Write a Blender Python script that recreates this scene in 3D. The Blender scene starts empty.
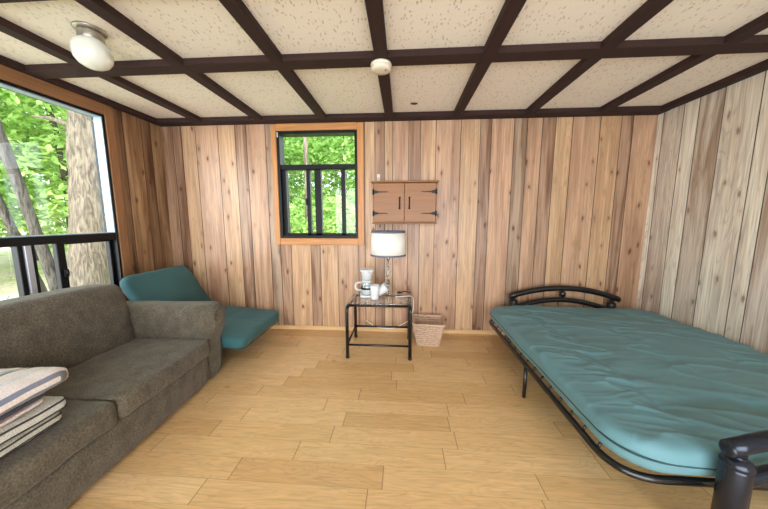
import bpy, math, random
from mathutils import Vector, Matrix, noise
random.seed(7)
PI = math.pi
SC = bpy.context.scene
COL = SC.collection
R = math.radians

# ------------------------------------------------------------------ helpers
class MB:
    def __init__(s): s.v=[]; s.f=[]; s.mi=[]; s.sm=[]; s.fc=[]
    def add(s, verts, faces, mi=0, smooth=True, M=None, col=None):
        o=len(s.v)
        s.v += [tuple(M@Vector(p)) if M is not None else tuple(p) for p in verts]
        for f in faces:
            s.f.append(tuple(i+o for i in f)); s.mi.append(mi); s.sm.append(smooth); s.fc.append(col)
        return s
    def box(s, x0,x1,y0,y1,z0,z1, mi=0, M=None, bev=0.0, col=None):
        if bev<=0:
            v=[(x,y,z) for x in (x0,x1) for y in (y0,y1) for z in (z0,z1)]
            f=[(0,1,3,2),(4,6,7,5),(0,4,5,1),(2,3,7,6),(0,2,6,4),(1,5,7,3)]
            return s.add(v,f,mi,False,M,col)
        b=min(bev,(x1-x0)*.45,(y1-y0)*.45,(z1-z0)*.45)
        v=[];idx={}
        for i,x in enumerate((x0,x1)):
            for j,y in enumerate((y0,y1)):
                for k,z in enumerate((z0,z1)):
                    dx=b if i==0 else -b; dy=b if j==0 else -b; dz=b if k==0 else -b
                    idx[i,j,k]=len(v); v += [(x,y+dy,z+dz),(x+dx,y,z+dz),(x+dx,y+dy,z)]
        f=[]
        def c(i,j,k,a): return idx[i,j,k]+a
        for i in (0,1):
            q=[c(i,0,0,0),c(i,1,0,0),c(i,1,1,0),c(i,0,1,0)]; f.append(q if i else q[::-1])
            q=[c(0,i,0,1),c(1,i,0,1),c(1,i,1,1),c(0,i,1,1)]; f.append(q[::-1] if i else q)
            q=[c(0,0,i,2),c(1,0,i,2),c(1,1,i,2),c(0,1,i,2)]; f.append(q if i else q[::-1])
        for i in (0,1):
            for j in (0,1):
                f.append([c(i,j,0,0),c(i,j,0,1),c(i,j,1,1),c(i,j,1,0)])
                f.append([c(0,i,j,1),c(0,i,j,2),c(1,i,j,2),c(1,i,j,1)])
                f.append([c(i,0,j,0),c(i,0,j,2),c(i,1,j,2),c(i,1,j,0)])
                for k in (0,1): f.append([c(i,j,k,0),c(i,j,k,1),c(i,j,k,2)])
        return s.add(v,f,mi,False,M,col)
    def tube(s, pts, r, n=12, closed=False, mi=0, M=None, caps=True, smooth=True):
        P=[Vector(p) for p in pts]; N=len(P)
        rr = r if isinstance(r,(list,tuple)) else [r]*N
        T=[]
        for i in range(N):
            a=P[(i-1)%N] if (closed or i>0) else P[i]; b=P[(i+1)%N] if (closed or i<N-1) else P[i]
            T.append((b-a).normalized())
        up=Vector((0,0,1)) if abs(T[0].z)<.9 else Vector((1,0,0))
        u=(up-T[0]*up.dot(T[0])).normalized(); v=[];f=[]
        for i in range(N):
            u=(u-T[i]*u.dot(T[i])).normalized(); w=T[i].cross(u)
            for k in range(n):
                a=2*PI*k/n; v.append(P[i]+(u*math.cos(a)+w*math.sin(a))*rr[i])
        for i in range(N if closed else N-1):
            j=(i+1)%N
            for k in range(n):
                l=(k+1)%n; f.append((i*n+k,i*n+l,j*n+l,j*n+k))
        s.add(v,f,mi,smooth,M)
        if caps and not closed:
            s.add(v[:n],[tuple(range(n))[::-1]],mi,False,M); s.add(v[-n:],[tuple(range(n))],mi,False,M)
        return s
    def lathe(s, prof, n=32, mi=0, M=None, closed=False, smooth=True):
        v=[];f=[];m=len(prof)
        for k in range(n):
            a=2*PI*k/n
            for r,z in prof: v.append((r*math.cos(a),r*math.sin(a),z))
        for k in range(n):
            l=(k+1)%n
            for i in range(m if closed else m-1):
                j=(i+1)%m
                f.append((k*m+i,l*m+i,l*m+j,k*m+j))
        return s.add(v,f,mi,smooth,M)
    def soft(s, a, b, h, Rc=.05, r=.04, n=24, nz=8, e=.7, crown=0., fn=None, M=None, mi=0):
        """soft slab: half sizes a,b,h; plan corner radius Rc; edge roll r; crown; fn(p)->p"""
        def plan(x,y,ins=0.):
            A,B=a-r,b-r; m=max(abs(x),abs(y)); Rm=max(Rc-r,.001)*m
            px,py=x*A,y*B; ix,iy=max(A*m-Rm,0),max(B*m-Rm,0)
            qx,qy=max(-ix,min(ix,px)),max(-iy,min(iy,py)); d=Vector((px-qx,py-qy))
            if d.length>1e-9: d=d.normalized()
            return Vector((qx,qy))+d*Rm, d
        nx=max(4,int(n*a/max(a,b))); ny=max(4,int(n*b/max(a,b)))
        v=[];f=[]
        def V(p):
            if fn: p=fn(p)
            v.append(p); return len(v)-1
        for sg in (1,-1):
            g=[]
            for i in range(nx+1):
                row=[]
                for j in range(ny+1):
                    x=-1+2*i/nx; y=-1+2*j/ny
                    p,_=plan(x,y); z=sg*(h+crown*(1-x*x)*(1-y*y))
                    row.append(V(Vector((p.x,p.y,z))))
                g.append(row)
            for i in range(nx):
                for j in range(ny):
                    q=(g[i][j],g[i+1][j],g[i+1][j+1],g[i][j+1]); f.append(q if sg>0 else q[::-1])
        loop=[(-1+2*i/nx,-1) for i in range(nx)]+[(1,-1+2*j/ny) for j in range(ny)]+[(1-2*i/nx,1) for i in range(nx)]+[(-1,1-2*j/ny) for j in range(ny)]
        L=len(loop); rings=[]
        for k in range(nz+1):
            t=PI/2-PI*k/nz; c=abs(math.cos(t))**e if 0<k<nz else 0; sn=math.copysign(abs(math.sin(t))**e,math.sin(t))
            ring=[]
            for (x,y) in loop:
                p,d=plan(x,y)
                if d.length<1e-6: d=Vector((x if abs(x)==1 else 0, y if abs(y)==1 else 0)).normalized()
                ring.append(V(Vector((p.x+d.x*r*c,p.y+d.y*r*c,h*sn))))
            rings.append(ring)
        for k in range(nz):
            for i in range(L):
                j=(i+1)%L; f.append((rings[k][i],rings[k+1][i],rings[k+1][j],rings[k][j]))
        return s.add(v,f,mi,True,M)
    def build(s, name, mats, parent=None, loc=None, merge=True):
        me=bpy.data.meshes.new(name)
        me.from_pydata([tuple(p) for p in s.v],[],s.f)
        if not isinstance(mats,(list,tuple)): mats=[mats]
        for m in mats: me.materials.append(m)
        me.polygons.foreach_set('material_index',s.mi); me.polygons.foreach_set('use_smooth',s.sm)
        if any(c is not None for c in s.fc):
            at=me.color_attributes.new('pc','FLOAT_COLOR','CORNER'); i=0
            for p,c in zip(me.polygons,s.fc):
                for l in p.loop_indices: at.data[l].color=(*(c or (.5,.5,.5)),1)
        if merge:
            import bmesh
            bm=bmesh.new(); bm.from_mesh(me); bmesh.ops.remove_doubles(bm,verts=bm.verts,dist=1e-5); bm.to_mesh(me); bm.free()
        me.update()
        o=bpy.data.objects.new(name,me); COL.objects.link(o)
        if parent: o.parent=parent
        if loc: o.location=loc
        return o
def tag(o,label=None,cat=None,group=None,kind=None):
    if label: o['label']=label
    if cat: o['category']=cat
    if group: o['group']=group
    if kind: o['kind']=kind
    return o
def empty(name,loc=(0,0,0),rz=0,parent=None):
    o=bpy.data.objects.new(name,None); COL.objects.link(o); o.location=loc; o.rotation_euler=(0,0,rz)
    o.empty_display_size=.1
    if parent: o.parent=parent
    return o
def copy_tree(o,parent=None):
    c=o.copy(); COL.objects.link(c)
    if parent: c.parent=parent
    for ch in [x for x in bpy.data.objects if x.parent==o]: copy_tree(ch,c)
    return c
def T(x=0,y=0,z=0): return Matrix.Translation((x,y,z))
def RX(a): return Matrix.Rotation(a,4,'X')
def RY(a): return Matrix.Rotation(a,4,'Y')
def RZ(a): return Matrix.Rotation(a,4,'Z')
def arc(p0,p1,sag,n=24,up=Vector((0,0,1))):
    p0,p1=Vector(p0),Vector(p1); return [p0.lerp(p1,i/n)+up*(sag*4*(i/n)*(1-i/n)) for i in range(n+1)]
def fillet(pts,r,n=6,closed=False):
    P=[Vector(p) for p in pts]; N=len(P); out=[]
    for i in range(N):
        if not closed and i in (0,N-1): out.append(P[i]); continue
        a,b,c=P[i-1],P[i],P[(i+1)%N]; d1=(a-b).normalized(); d2=(c-b).normalized()
        rr=min(r,(a-b).length*.49,(c-b).length*.49); A=b+d1*rr; B=b+d2*rr
        for k in range(n+1):
            t=k/n; out.append(A*(1-t)**2+b*2*t*(1-t)+B*t*t)
    return out
def lin(c):
    return tuple(((x/255)/12.92 if x/255<=.04045 else ((x/255+.055)/1.055)**2.4) for x in c)

# ------------------------------------------------------------------ materials
def newmat(name):
    m=bpy.data.materials.new(name); m.use_nodes=True; nt=m.node_tree
    return m,nt,nt.nodes['Principled BSDF'],nt.nodes,nt.links
def node(nt,t,**k):
    n=nt.nodes.new(t)
    for a,b in k.items():
        if a in n.inputs: n.inputs[a].default_value=b
        else: setattr(n,a,b)
    return n
def simple(name,rgb,rough=.5,metal=0.,bump=0.,bscale=60.,var=0.,vscale=6.,spec=.5,sheen=0.,detail=3):
    m,nt,b,N,L=newmat(name)
    b.inputs['Base Color'].default_value=(*lin(rgb),1); b.inputs['Roughness'].default_value=rough; b.inputs['Metallic'].default_value=metal
    b.inputs['Specular IOR Level'].default_value=spec
    if sheen: b.inputs['Sheen Weight'].default_value=sheen; b.inputs['Sheen Roughness'].default_value=.5
    if bump or var: tc=N.new('ShaderNodeTexCoord')
    if var:
        n=node(nt,'ShaderNodeTexNoise',Scale=vscale,Detail=float(detail+2)); L.new(tc.outputs['Object'],n.inputs['Vector'])
        r=N.new('ShaderNodeValToRGB'); c=lin(rgb)
        r.color_ramp.elements[0].position=.3; r.color_ramp.elements[1].position=.7
        r.color_ramp.elements[0].color=(*[x*(1-var) for x in c],1); r.color_ramp.elements[1].color=(*[min(1,x*(1+var)) for x in c],1)
        L.new(n.outputs['Fac'],r.inputs['Fac']); L.new(r.outputs['Color'],b.inputs['Base Color'])
    if bump:
        n=node(nt,'ShaderNodeTexNoise',Scale=bscale,Detail=float(detail)); L.new(tc.outputs['Object'],n.inputs['Vector'])
        bp=node(nt,'ShaderNodeBump',Strength=bump,Distance=.01); L.new(n.outputs['Fac'],bp.inputs['Height']); L.new(bp.outputs['Normal'],b.inputs['Normal'])
    return m
def math_(nt,op,a,b=None,c=None):
    n=nt.nodes.new('ShaderNodeMath'); n.operation=op
    for i,x in enumerate((a,b,c)):
        if x is None: continue
        if isinstance(x,(int,float)): n.inputs[i].default_value=x
        else: nt.links.new(x,n.inputs[i])
    return n.outputs[0]
def mix(nt,fac,a,b,mode='MIX'):
    n=nt.nodes.new('ShaderNodeMix'); n.data_type='RGBA'; n.blend_type=mode
    for sock,x in ((n.inputs[0],fac),(n.inputs[6],a),(n.inputs[7],b)):
        if isinstance(x,(int,float)): sock.default_value=x
        elif isinstance(x,tuple): sock.default_value=(*x,1) if len(x)==3 else x
        else: nt.links.new(x,sock)
    return n.outputs[2]
def ramp(nt,fac,stops):
    r=nt.nodes.new('ShaderNodeValToRGB'); e=r.color_ramp.elements
    while len(e)<len(stops): e.new(.5)
    for i,(p,c) in enumerate(stops): e[i].position=p; e[i].color=(*(c if isinstance(c,tuple) else (c,c,c)),1)
    nt.links.new(fac,r.inputs['Fac']); return r.outputs['Color']
def vec(nt,x,y,z):
    n=nt.nodes.new('ShaderNodeCombineXYZ')
    for i,q in enumerate((x,y,z)):
        if isinstance(q,(int,float)): n.inputs[i].default_value=q
        else: nt.links.new(q,n.inputs[i])
    return n.outputs[0]

def panelling(name, axis, flame=.5, knots=1., dark=(78,50,34), rough=.40):
    """printed wood panelling: colour of each plank from attribute pc; axis 'X' or 'Y' is the along-wall axis"""
    m,nt,b,N,L=newmat(name)
    tc=N.new('ShaderNodeTexCoord'); sp=N.new('ShaderNodeSeparateXYZ'); L.new(tc.outputs['Object'],sp.inputs[0])
    u=sp.outputs[axis]; z=sp.outputs['Z']
    at=N.new('ShaderNodeAttribute'); at.attribute_name='pc'; pc=at.outputs['Color']
    seed=math_(nt,'MULTIPLY',at.outputs['Fac'],91.7)
    # fine grain
    v1=vec(nt,math_(nt,'MULTIPLY',u,95.),math_(nt,'MULTIPLY',z,2.2),seed)
    g=node(nt,'ShaderNodeTexNoise',Scale=1.,Detail=5.,Distortion=.4); L.new(v1,g.inputs['Vector'])
    # wavy grain
    v2=vec(nt,math_(nt,'MULTIPLY',u,11.),math_(nt,'MULTIPLY',z,.9),seed)
    w=node(nt,'ShaderNodeTexNoise',Scale=1.,Detail=2.,Distortion=.9); L.new(v2,w.inputs['Vector'])
    rings=math_(nt,'FRACT',math_(nt,'MULTIPLY',w.outputs['Fac'],9.))
    rings=math_(nt,'ABSOLUTE',math_(nt,'SUBTRACT',rings,.5))
    # broad streaks
    v3=vec(nt,math_(nt,'MULTIPLY',u,(13. if flame<.5 else 9.)),math_(nt,'MULTIPLY',z,.8),seed)
    s3=node(nt,'ShaderNodeTexNoise',Scale=1.,Detail=3.,Distortion=.6); L.new(v3,s3.inputs['Vector'])
    c=mix(nt,1.,pc,ramp(nt,g.outputs['Fac'],[(.3,.72),(.62,1.1)]),'MULTIPLY')
    c=mix(nt,flame,c,mix(nt,1.,c,ramp(nt,rings,[(.0,.66),(.22,1.02)]),'MULTIPLY'))
    mr=N.new('ShaderNodeMapRange'); L.new(at.outputs['Fac'],mr.inputs['Value'])
    for i_,v_ in enumerate((.24,.37,1.,.35) if flame<.5 else (.50,.75,1.,.35)): mr.inputs[i_+1].default_value=v_
    c=mix(nt,math_(nt,'MULTIPLY',ramp(nt,s3.outputs['Fac'],[(.42,0.),(.60,1.)]),mr.outputs[0]),c,mix(nt,1.,c,lin((166,136,116) if flame<.5 else (190,166,150)),'MULTIPLY'))
    # knots
    kv=vec(nt,math_(nt,'MULTIPLY',u,11.),math_(nt,'MULTIPLY',z,5.),seed)
    wob=node(nt,'ShaderNodeTexNoise',Scale=3.,Detail=2.); L.new(kv,wob.inputs['Vector'])
    k=node(nt,'ShaderNodeTexVoronoi',Scale=1.); k.feature='F1'; 
    add=N.new('ShaderNodeVectorMath'); add.operation='MULTIPLY_ADD'; L.new(wob.outputs['Color'],add.inputs[0]); add.inputs[1].default_value=(.25,.25,0); L.new(kv,add.inputs[2])
    L.new(add.outputs[0],k.inputs['Vector'])
    wn=N.new('ShaderNodeTexWhiteNoise'); wn.noise_dimensions='3D'; L.new(k.outputs['Position'],wn.inputs['Vector'])
    keep=math_(nt,'GREATER_THAN',wn.outputs['Value'],.30)
    kn=math_(nt,'MULTIPLY',ramp(nt,k.outputs['Distance'],[(.08,1.),(.15,0.)]),keep)
    halo=math_(nt,'MULTIPLY',ramp(nt,k.outputs['Distance'],[(.10,1.),(.30,0.)]),keep)
    c=mix(nt,math_(nt,'MULTIPLY',halo,.40*knots),c,mix(nt,1.,c,lin((190,142,110)),'MULTIPLY'))
    c=mix(nt,math_(nt,'MULTIPLY',kn,.8*knots),c,lin(dark))
    L.new(c,b.inputs['Base Color']); b.inputs['Roughness'].default_value=rough; b.inputs['Specular IOR Level'].default_value=.5
    bp=node(nt,'ShaderNodeBump',Strength=.10,Distance=.002); L.new(g.outputs['Fac'],bp.inputs['Height']); L.new(bp.outputs['Normal'],b.inputs['Normal'])
    return m
def wood(name,rgb,axis='X',rough=.45,amp=.25,freq=60.):
    m,nt,b,N,L=newmat(name)
    tc=N.new('ShaderNodeTexCoord'); sp=N.new('ShaderNodeMapping'); L.new(tc.outputs['Object'],sp.inputs[0])
    sc=[freq]*3; sc['XYZ'.index(axis)]=freq*.04; sp.inputs['Scale'].default_value=sc
    g=node(nt,'ShaderNodeTexNoise',Scale=1.,Detail=4.,Distortion=.8); L.new(sp.outputs[0],g.inputs['Vector'])
    c=lin(rgb); col=ramp(nt,g.outputs['Fac'],[(.3,tuple(x*(1-amp) for x in c)),(.7,tuple(min(1,x*(1+amp)) for x in c))])
    L.new(col,b.inputs['Base Color']); b.inputs['Roughness'].default_value=rough
    return m
def floor_mat():
    m,nt,b,N,L=newmat('laminate_floor')
    tc=N.new('ShaderNodeTexCoord'); sp=N.new('ShaderNodeSeparateXYZ'); L.new(tc.outputs['Object'],sp.inputs[0])
    x,y=sp.outputs['X'],sp.outputs['Y']
    W=.128
    yy=math_(nt,'DIVIDE',y,W); row=math_(nt,'FLOOR',yy); fy=math_(nt,'FRACT',yy)
    wn=N.new('ShaderNodeTexWhiteNoise'); wn.noise_dimensions='1D'; L.new(row,wn.inputs['W'])
    Ln=math_(nt,'MULTIPLY_ADD',wn.outputs['Value'],.25,.62)
    wn0=N.new('ShaderNodeTexWhiteNoise'); wn0.noise_dimensions='1D'; L.new(math_(nt,'ADD',row,37.3),wn0.inputs['W'])
    xx=math_(nt,'ADD',math_(nt,'DIVIDE',x,Ln),math_(nt,'MULTIPLY',wn0.outputs['Value'],7.)); cel=math_(nt,'FLOOR',xx); fx=math_(nt,'FRACT',xx)
    wn2=N.new('ShaderNodeTexWhiteNoise'); wn2.noise_dimensions='2D'; L.new(vec(nt,cel,row,0.),wn2.inputs['Vector'])
    rnd=wn2.outputs['Value']
    base=ramp(nt,rnd,[(.0,lin((208,166,114))),(.5,lin((218,180,128))),(1.,lin((226,190,140)))])
    gv=vec(nt,math_(nt,'MULTIPLY',x,5.),math_(nt,'MULTIPLY',y,60.),math_(nt,'MULTIPLY',rnd,50.))
    g=node(nt,'ShaderNodeTexNoise',Scale=1.,Detail=5.,Distortion=1.4); L.new(gv,g.inputs['Vector'])
    c=mix(nt,1.,base,ramp(nt,g.outputs['Fac'],[(.3,.84),(.65,1.05)]),'MULTIPLY')
    gv2=vec(nt,math_(nt,'MULTIPLY',x,1.6),math_(nt,'MULTIPLY',y,9.),math_(nt,'MULTIPLY',rnd,30.))
    g2=node(nt,'ShaderNodeTexNoise',Scale=1.,Detail=2.,Distortion=1.); L.new(gv2,g2.inputs['Vector'])
    rings=math_(nt,'ABSOLUTE',math_(nt,'SUBTRACT',math_(nt,'FRACT',math_(nt,'MULTIPLY',g2.outputs['Fac'],14.)),.5))
    c=mix(nt,.6,c,mix(nt,1.,c,ramp(nt,rings,[(.0,.82),(.25,1.02)]),'MULTIPLY'))
    # sparse knots
    kv=N.new('ShaderNodeTexVoronoi'); kv.inputs['Scale'].default_value=1.; L.new(vec(nt,math_(nt,'MULTIPLY',x,2.6),math_(nt,'MULTIPLY',y,4.),0.),kv.inputs['Vector'])
    wk=N.new('ShaderNodeTexWhiteNoise'); L.new(kv.outputs['Position'],wk.inputs['Vector'])
    kk=math_(nt,'MULTIPLY',ramp(nt,kv.outputs['Distance'],[(.02,1.),(.07,0.)]),math_(nt,'GREATER_THAN',wk.outputs['Value'],.72))
    c=mix(nt,math_(nt,'MULTIPLY',kk,.5),c,lin((120,84,50)))
    # seams
    ex=math_(nt,'MULTIPLY',math_(nt,'MINIMUM',fx,math_(nt,'SUBTRACT',1.,fx)),Ln)
    ey=math_(nt,'MULTIPLY',math_(nt,'MINIMUM',fy,math_(nt,'SUBTRACT',1.,fy)),W)
    sx=math_(nt,'LESS_THAN',ex,.0022); sy=math_(nt,'LESS_THAN',ey,.0012)
    c=mix(nt,math_(nt,'MULTIPLY',sx,.65),c,lin((96,66,38)))
    c=mix(nt,math_(nt,'MULTIPLY',sy,.35),c,lin((120,86,54)))
    L.new(c,b.inputs['Base Color']); b.inputs['Roughness'].default_value=.33; b.inputs['Specular IOR Level'].default_value=.5
    return m
def tile_mat():
    m,nt,b,N,L=newmat('fissured_ceiling_tile')
    tc=N.new('ShaderNodeTexCoord'); 
    wn=node(nt,'ShaderNodeTexNoise',Scale=14.,Detail=2.); L.new(tc.outputs['Object'],wn.inputs['Vector'])
    mp=N.new('ShaderNodeMapping'); mp.inputs['Scale'].default_value=(72,30,1); L.new(tc.outputs['Object'],mp.inputs[0])
    ad=N.new('ShaderNodeVectorMath'); ad.operation='MULTIPLY_ADD'; L.new(wn.outputs['Color'],ad.inputs[0]); ad.inputs[1].default_value=(2.2,2.2,0); L.new(mp.outputs[0],ad.inputs[2])
    k=node(nt,'ShaderNodeTexVoronoi',Scale=1.); L.new(ad.outputs[0],k.inputs['Vector'])
    w=N.new('ShaderNodeTexWhiteNoise'); L.new(k.outputs['Position'],w.inputs['Vector'])
    f=math_(nt,'MULTIPLY',ramp(nt,k.outputs['Distance'],[(.20,1.),(.34,0.)]),math_(nt,'GREATER_THAN',w.outputs['Value'],.38))
    c=mix(nt,math_(nt,'MULTIPLY',f,.58),lin((236,229,217)),lin((170,148,126)))
    L.new(c,b.inputs['Base Color']); b.inputs['Roughness'].default_value=.9
    bp=node(nt,'ShaderNodeBump',Strength=.4,Distance=.004); bp.invert=True; L.new(f,bp.inputs['Height']); L.new(bp.outputs['Normal'],b.inputs['Normal'])
    return m
def fabric(name,rgb,var=.18,vscale=9.,fine=260.,bump=.35,rough=.95,sheen=.3,patch=None):
    m,nt,b,N,L=newmat(name)
    tc=N.new('ShaderNodeTexCoord')
    n=node(nt,'ShaderNodeTexNoise',Scale=vscale,Detail=4.); L.new(tc.outputs['Object'],n.inputs['Vector'])
    f=node(nt,'ShaderNodeTexNoise',Scale=fine,Detail=2.); L.new(tc.outputs['Object'],f.inputs['Vector'])
    c=lin(rgb)
    col=ramp(nt,n.outputs['Fac'],[(.3,tuple(x*(1-var) for x in c)),(.7,tuple(x*(1+var) for x in c))])
    col=mix(nt,1.,col,ramp(nt,f.outputs['Fac'],[(.35,.72),(.65,1.28)]),'MULTIPLY')
    L.new(col,b.inputs['Base Color']); b.inputs['Roughness'].default_value=rough; b.inputs['Specular IOR Level'].default_value=.25
    b.inputs['Sheen Weight'].default_value=sheen
    bp=node(nt,'ShaderNodeBump',Strength=bump,Distance=.003); L.new(f.outputs['Fac'],bp.inputs['Height']); L.new(bp.outputs['Normal'],b.inputs['Normal'])
    return m
def stripes(name,base,cols,axis='X',scale=9.,rough=.9):
    m,nt,b,N,L=newmat(name)
    tc=N.new('ShaderNodeTexCoord'); sp=N.new('ShaderNodeSeparateXYZ'); L.new(tc.outputs['Object'],sp.inputs[0])
    fr=math_(nt,'FRACT',math_(nt,'MULTIPLY',sp.outputs[axis],scale))
    r=N.new('ShaderNodeValToRGB'); r.color_ramp.interpolation='CONSTANT'; e=r.color_ramp.elements
    while len(e)<len(cols): e.new(.5)
    for i,(p,c) in enumerate(cols): e[i].position=p; e[i].color=(*lin(c),1)
    L.new(fr,r.inputs['Fac'])
    f=node(nt,'ShaderNodeTexNoise',Scale=180.,Detail=2.); L.new(tc.outputs['Object'],f.inputs['Vector'])
    col=mix(nt,1.,r.outputs['Color'],ramp(nt,f.outputs['Fac'],[(.35,.88),(.65,1.08)]),'MULTIPLY')
    L.new(col,b.inputs['Base Color']); b.inputs['Roughness'].default_value=rough
    return m
def thin_glass(name,tint=(1,1,1),ior=1.45,extra=0.0):
    m,nt,b,N,L=newmat(name); out=N['Material Output']; N.remove(b)
    t=node(nt,'ShaderNodeBsdfTransparent'); t.inputs['Color'].default_value=(*tint,1)
    g=node(nt,'ShaderNodeBsdfGlossy',Roughness=.02)
    lw=node(nt,'ShaderNodeLayerWeight',Blend=.5)
    fac=math_(nt,'MULTIPLY_ADD',math_(nt,'POWER',lw.outputs['Facing'],5.),.80,.025+extra)
    mx=N.new('ShaderNodeMixShader'); L.new(fac,mx.inputs[0]); L.new(t.outputs[0],mx.inputs[1]); L.new(g.outputs[0],mx.inputs[2])
    L.new(mx.outputs[0],out.inputs['Surface']); return m
def leaf_mat(name,c1,c2,c3,sc=.8):
    m,nt,b,N,L=newmat(name); out=N['Material Output']; N.remove(b)
    at=N.new('ShaderNodeAttribute'); at.attribute_name='pc'
    g=N.new('ShaderNodeNewGeometry')
    n=node(nt,'ShaderNodeTexNoise',Scale=sc,Detail=4.); L.new(g.outputs['Position'],n.inputs['Vector'])
    n2=node(nt,'ShaderNodeTexWhiteNoise'); L.new(g.outputs['Random Per Island'],n2.inputs['Vector'])
    f=math_(nt,'ADD',math_(nt,'MULTIPLY',n.outputs['Fac'],.55),math_(nt,'MULTIPLY',g.outputs['Random Per Island'],.45))
    col=ramp(nt,f,[(.25,lin(c1)),(.5,lin(c2)),(.78,lin(c3))])
    d=N.new('ShaderNodeBsdfDiffuse'); t=N.new('ShaderNodeBsdfTranslucent'); L.new(col,d.inputs['Color']); L.new(col,t.inputs['Color'])
    mx=N.new('ShaderNodeMixShader'); mx.inputs[0].default_value=.5; L.new(d.outputs[0],mx.inputs[1]); L.new(t.outputs[0],mx.inputs[2])
    L.new(mx.outputs[0],out.inputs['Surface']); return m
def bark_mat(name,c1,c2):
    m,nt,b,N,L=newmat(name)
    tc=N.new('ShaderNodeTexCoord'); mp=N.new('ShaderNodeMapping'); mp.inputs['Scale'].default_value=(26,26,5); L.new(tc.outputs['Object'],mp.inputs[0])
    n=node(nt,'ShaderNodeTexNoise',Scale=1.,Detail=6.,Distortion=.8); L.new(mp.outputs[0],n.inputs['Vector'])
    L.new(ramp(nt,n.outputs['Fac'],[(.35,lin(c1)),(.65,lin(c2))]),b.inputs['Base Color']); b.inputs['Roughness'].default_value=.95
    bp=node(nt,'ShaderNodeBump',Strength=.9,Distance=.04); L.new(n.outputs['Fac'],bp.inputs['Height']); L.new(bp.outputs['Normal'],b.inputs['Normal'])
    return m

M_back=panelling('panelling_warm','X',flame=.35)
M_left=panelling('panelling_brown','Y',flame=.35)
M_right=panelling('panelling_pale','Y',flame=.55,knots=.75,dark=(96,78,64))
M_floor=floor_mat(); M_tile=tile_mat()
M_beam=wood('dark_brown_beam',(44,20,14),'Y',.85,.3)
M_beamx=wood('dark_brown_cross_beam',(44,20,14),'X',.85,.3)
M_trim=wood('honey_wood_trim',(192,134,80),'Z',.45,.18)
M_trimx=wood('honey_wood_trim_across',(192,134,80),'X',.45,.18)
M_trimL=wood('brown_wood_trim',(146,104,70),'Z',.5,.18)
M_trimLy=wood('brown_wood_trim_across',(146,104,70),'Y',.5,.18)
M_base=wood('pale_wood_baseboard',(214,176,126),'X',.45,.12)
M_blk=simple('black_window_frame',(9,10,12),.45,spec=.3)
M_vinyl=simple('pale_blue_vinyl',(150,172,186),.35)
M_silver=simple('aluminium_track',(190,194,202),.4,.3)
M_dust=simple('exterior_siding',(140,110,80),.8,var=.2)
M_glass=thin_glass('window_glass')
M_sofa=fabric('olive_brown_chenille',(92,85,72),.22,14.,120.,.7,1.,.15)
M_sofad=fabric('olive_brown_piping',(80,72,60),.1,7.,420.,.3,1.,.2)
M_teal=simple('teal_cotton',(98,138,146),.55,bump=.06,bscale=300.,var=.06,vscale=3.,spec=.22,sheen=.05)
M_tealc=simple('deep_teal_cotton',(56,98,102),.6,bump=.06,bscale=300.,var=.08,vscale=3.,spec=.22,sheen=.05)
M_teald=simple('dark_teal_piping',(38,66,74),.7)
M_metal=simple('black_powder_coated_tube',(14,14,17),.28,.0,spec=.6)
M_gun=simple('gunmetal_tube',(50,54,64),.26,.7)
M_chrome=simple('worn_chrome',(170,170,172),.25,.9)
M_glob=simple('opal_glass_globe',(226,228,218),.12,spec=.6)
M_nick=simple('brushed_nickel',(176,170,160),.38,.85)
M_white=simple('white_glazed_ceramic',(220,224,226),.2)
M_wplast=simple('white_plastic',(216,220,222),.35)
M_ivory=simple('ivory_plastic',(222,212,194),.5)
M_shade=simple('white_linen_shade',(238,236,230),.9,bump=.1,bscale=400.)
M_band=simple('grey_ribbon_band',(104,108,122),.8)
M_cab=wood('orange_brown_cabinet_wood',(142,90,38),'X',.42,.12,40.)
M_iron=simple('black_wrought_iron',(22,20,20),.5,.3)
M_rattan=simple('woven_wicker',(200,170,146),.75,bump=.4,bscale=160.,var=.18,vscale=40.)
M_cable=simple('white_cable',(232,232,228),.4)
M_lglass=thin_glass('clear_acrylic',(.93,.95,.96),1.5,.10)
M_tglass=thin_glass('table_glass',(.96,.98,.98),1.5,.08)
M_tick=stripes('ticking_stripe',None,[(0.,(240,230,232)),(.30,(136,144,166)),(.37,(242,234,234)),(.44,(136,144,166)),(.58,(238,228,230)),(.88,(224,224,232))],'X',6.)
M_pink=fabric('pale_pink_cotton',(226,210,206),.06,8.,300.,.1,.9,.1)
M_slate=fabric('slate_grey_cotton',(70,74,88),.08,8.,300.,.2,.9,.1)
M_pad=fabric('light_grey_pad_fabric',(204,204,198),.10,20.,260.,.3,.95,.2)
M_pad2=fabric('beige_grey_pad_fabric',(200,196,180),.10,20.,260.,.3,.95,.2)
M_pipe=simple('charcoal_piping',(58,60,66),.8)
M_bark=bark_mat('grey_pine_bark',(74,66,56),(130,118,100))
M_bark2=bark_mat('dark_bark',(48,44,40),(98,92,82))
M_leafA=leaf_mat('spring_leaves',(128,168,88),(184,214,128),(228,242,176))
M_leafB=leaf_mat('deep_leaves',(104,146,76),(160,200,110),(216,236,156))
M_deck=wood('weathered_deck_boards',(178,176,168),'X',.8,.15)

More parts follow.
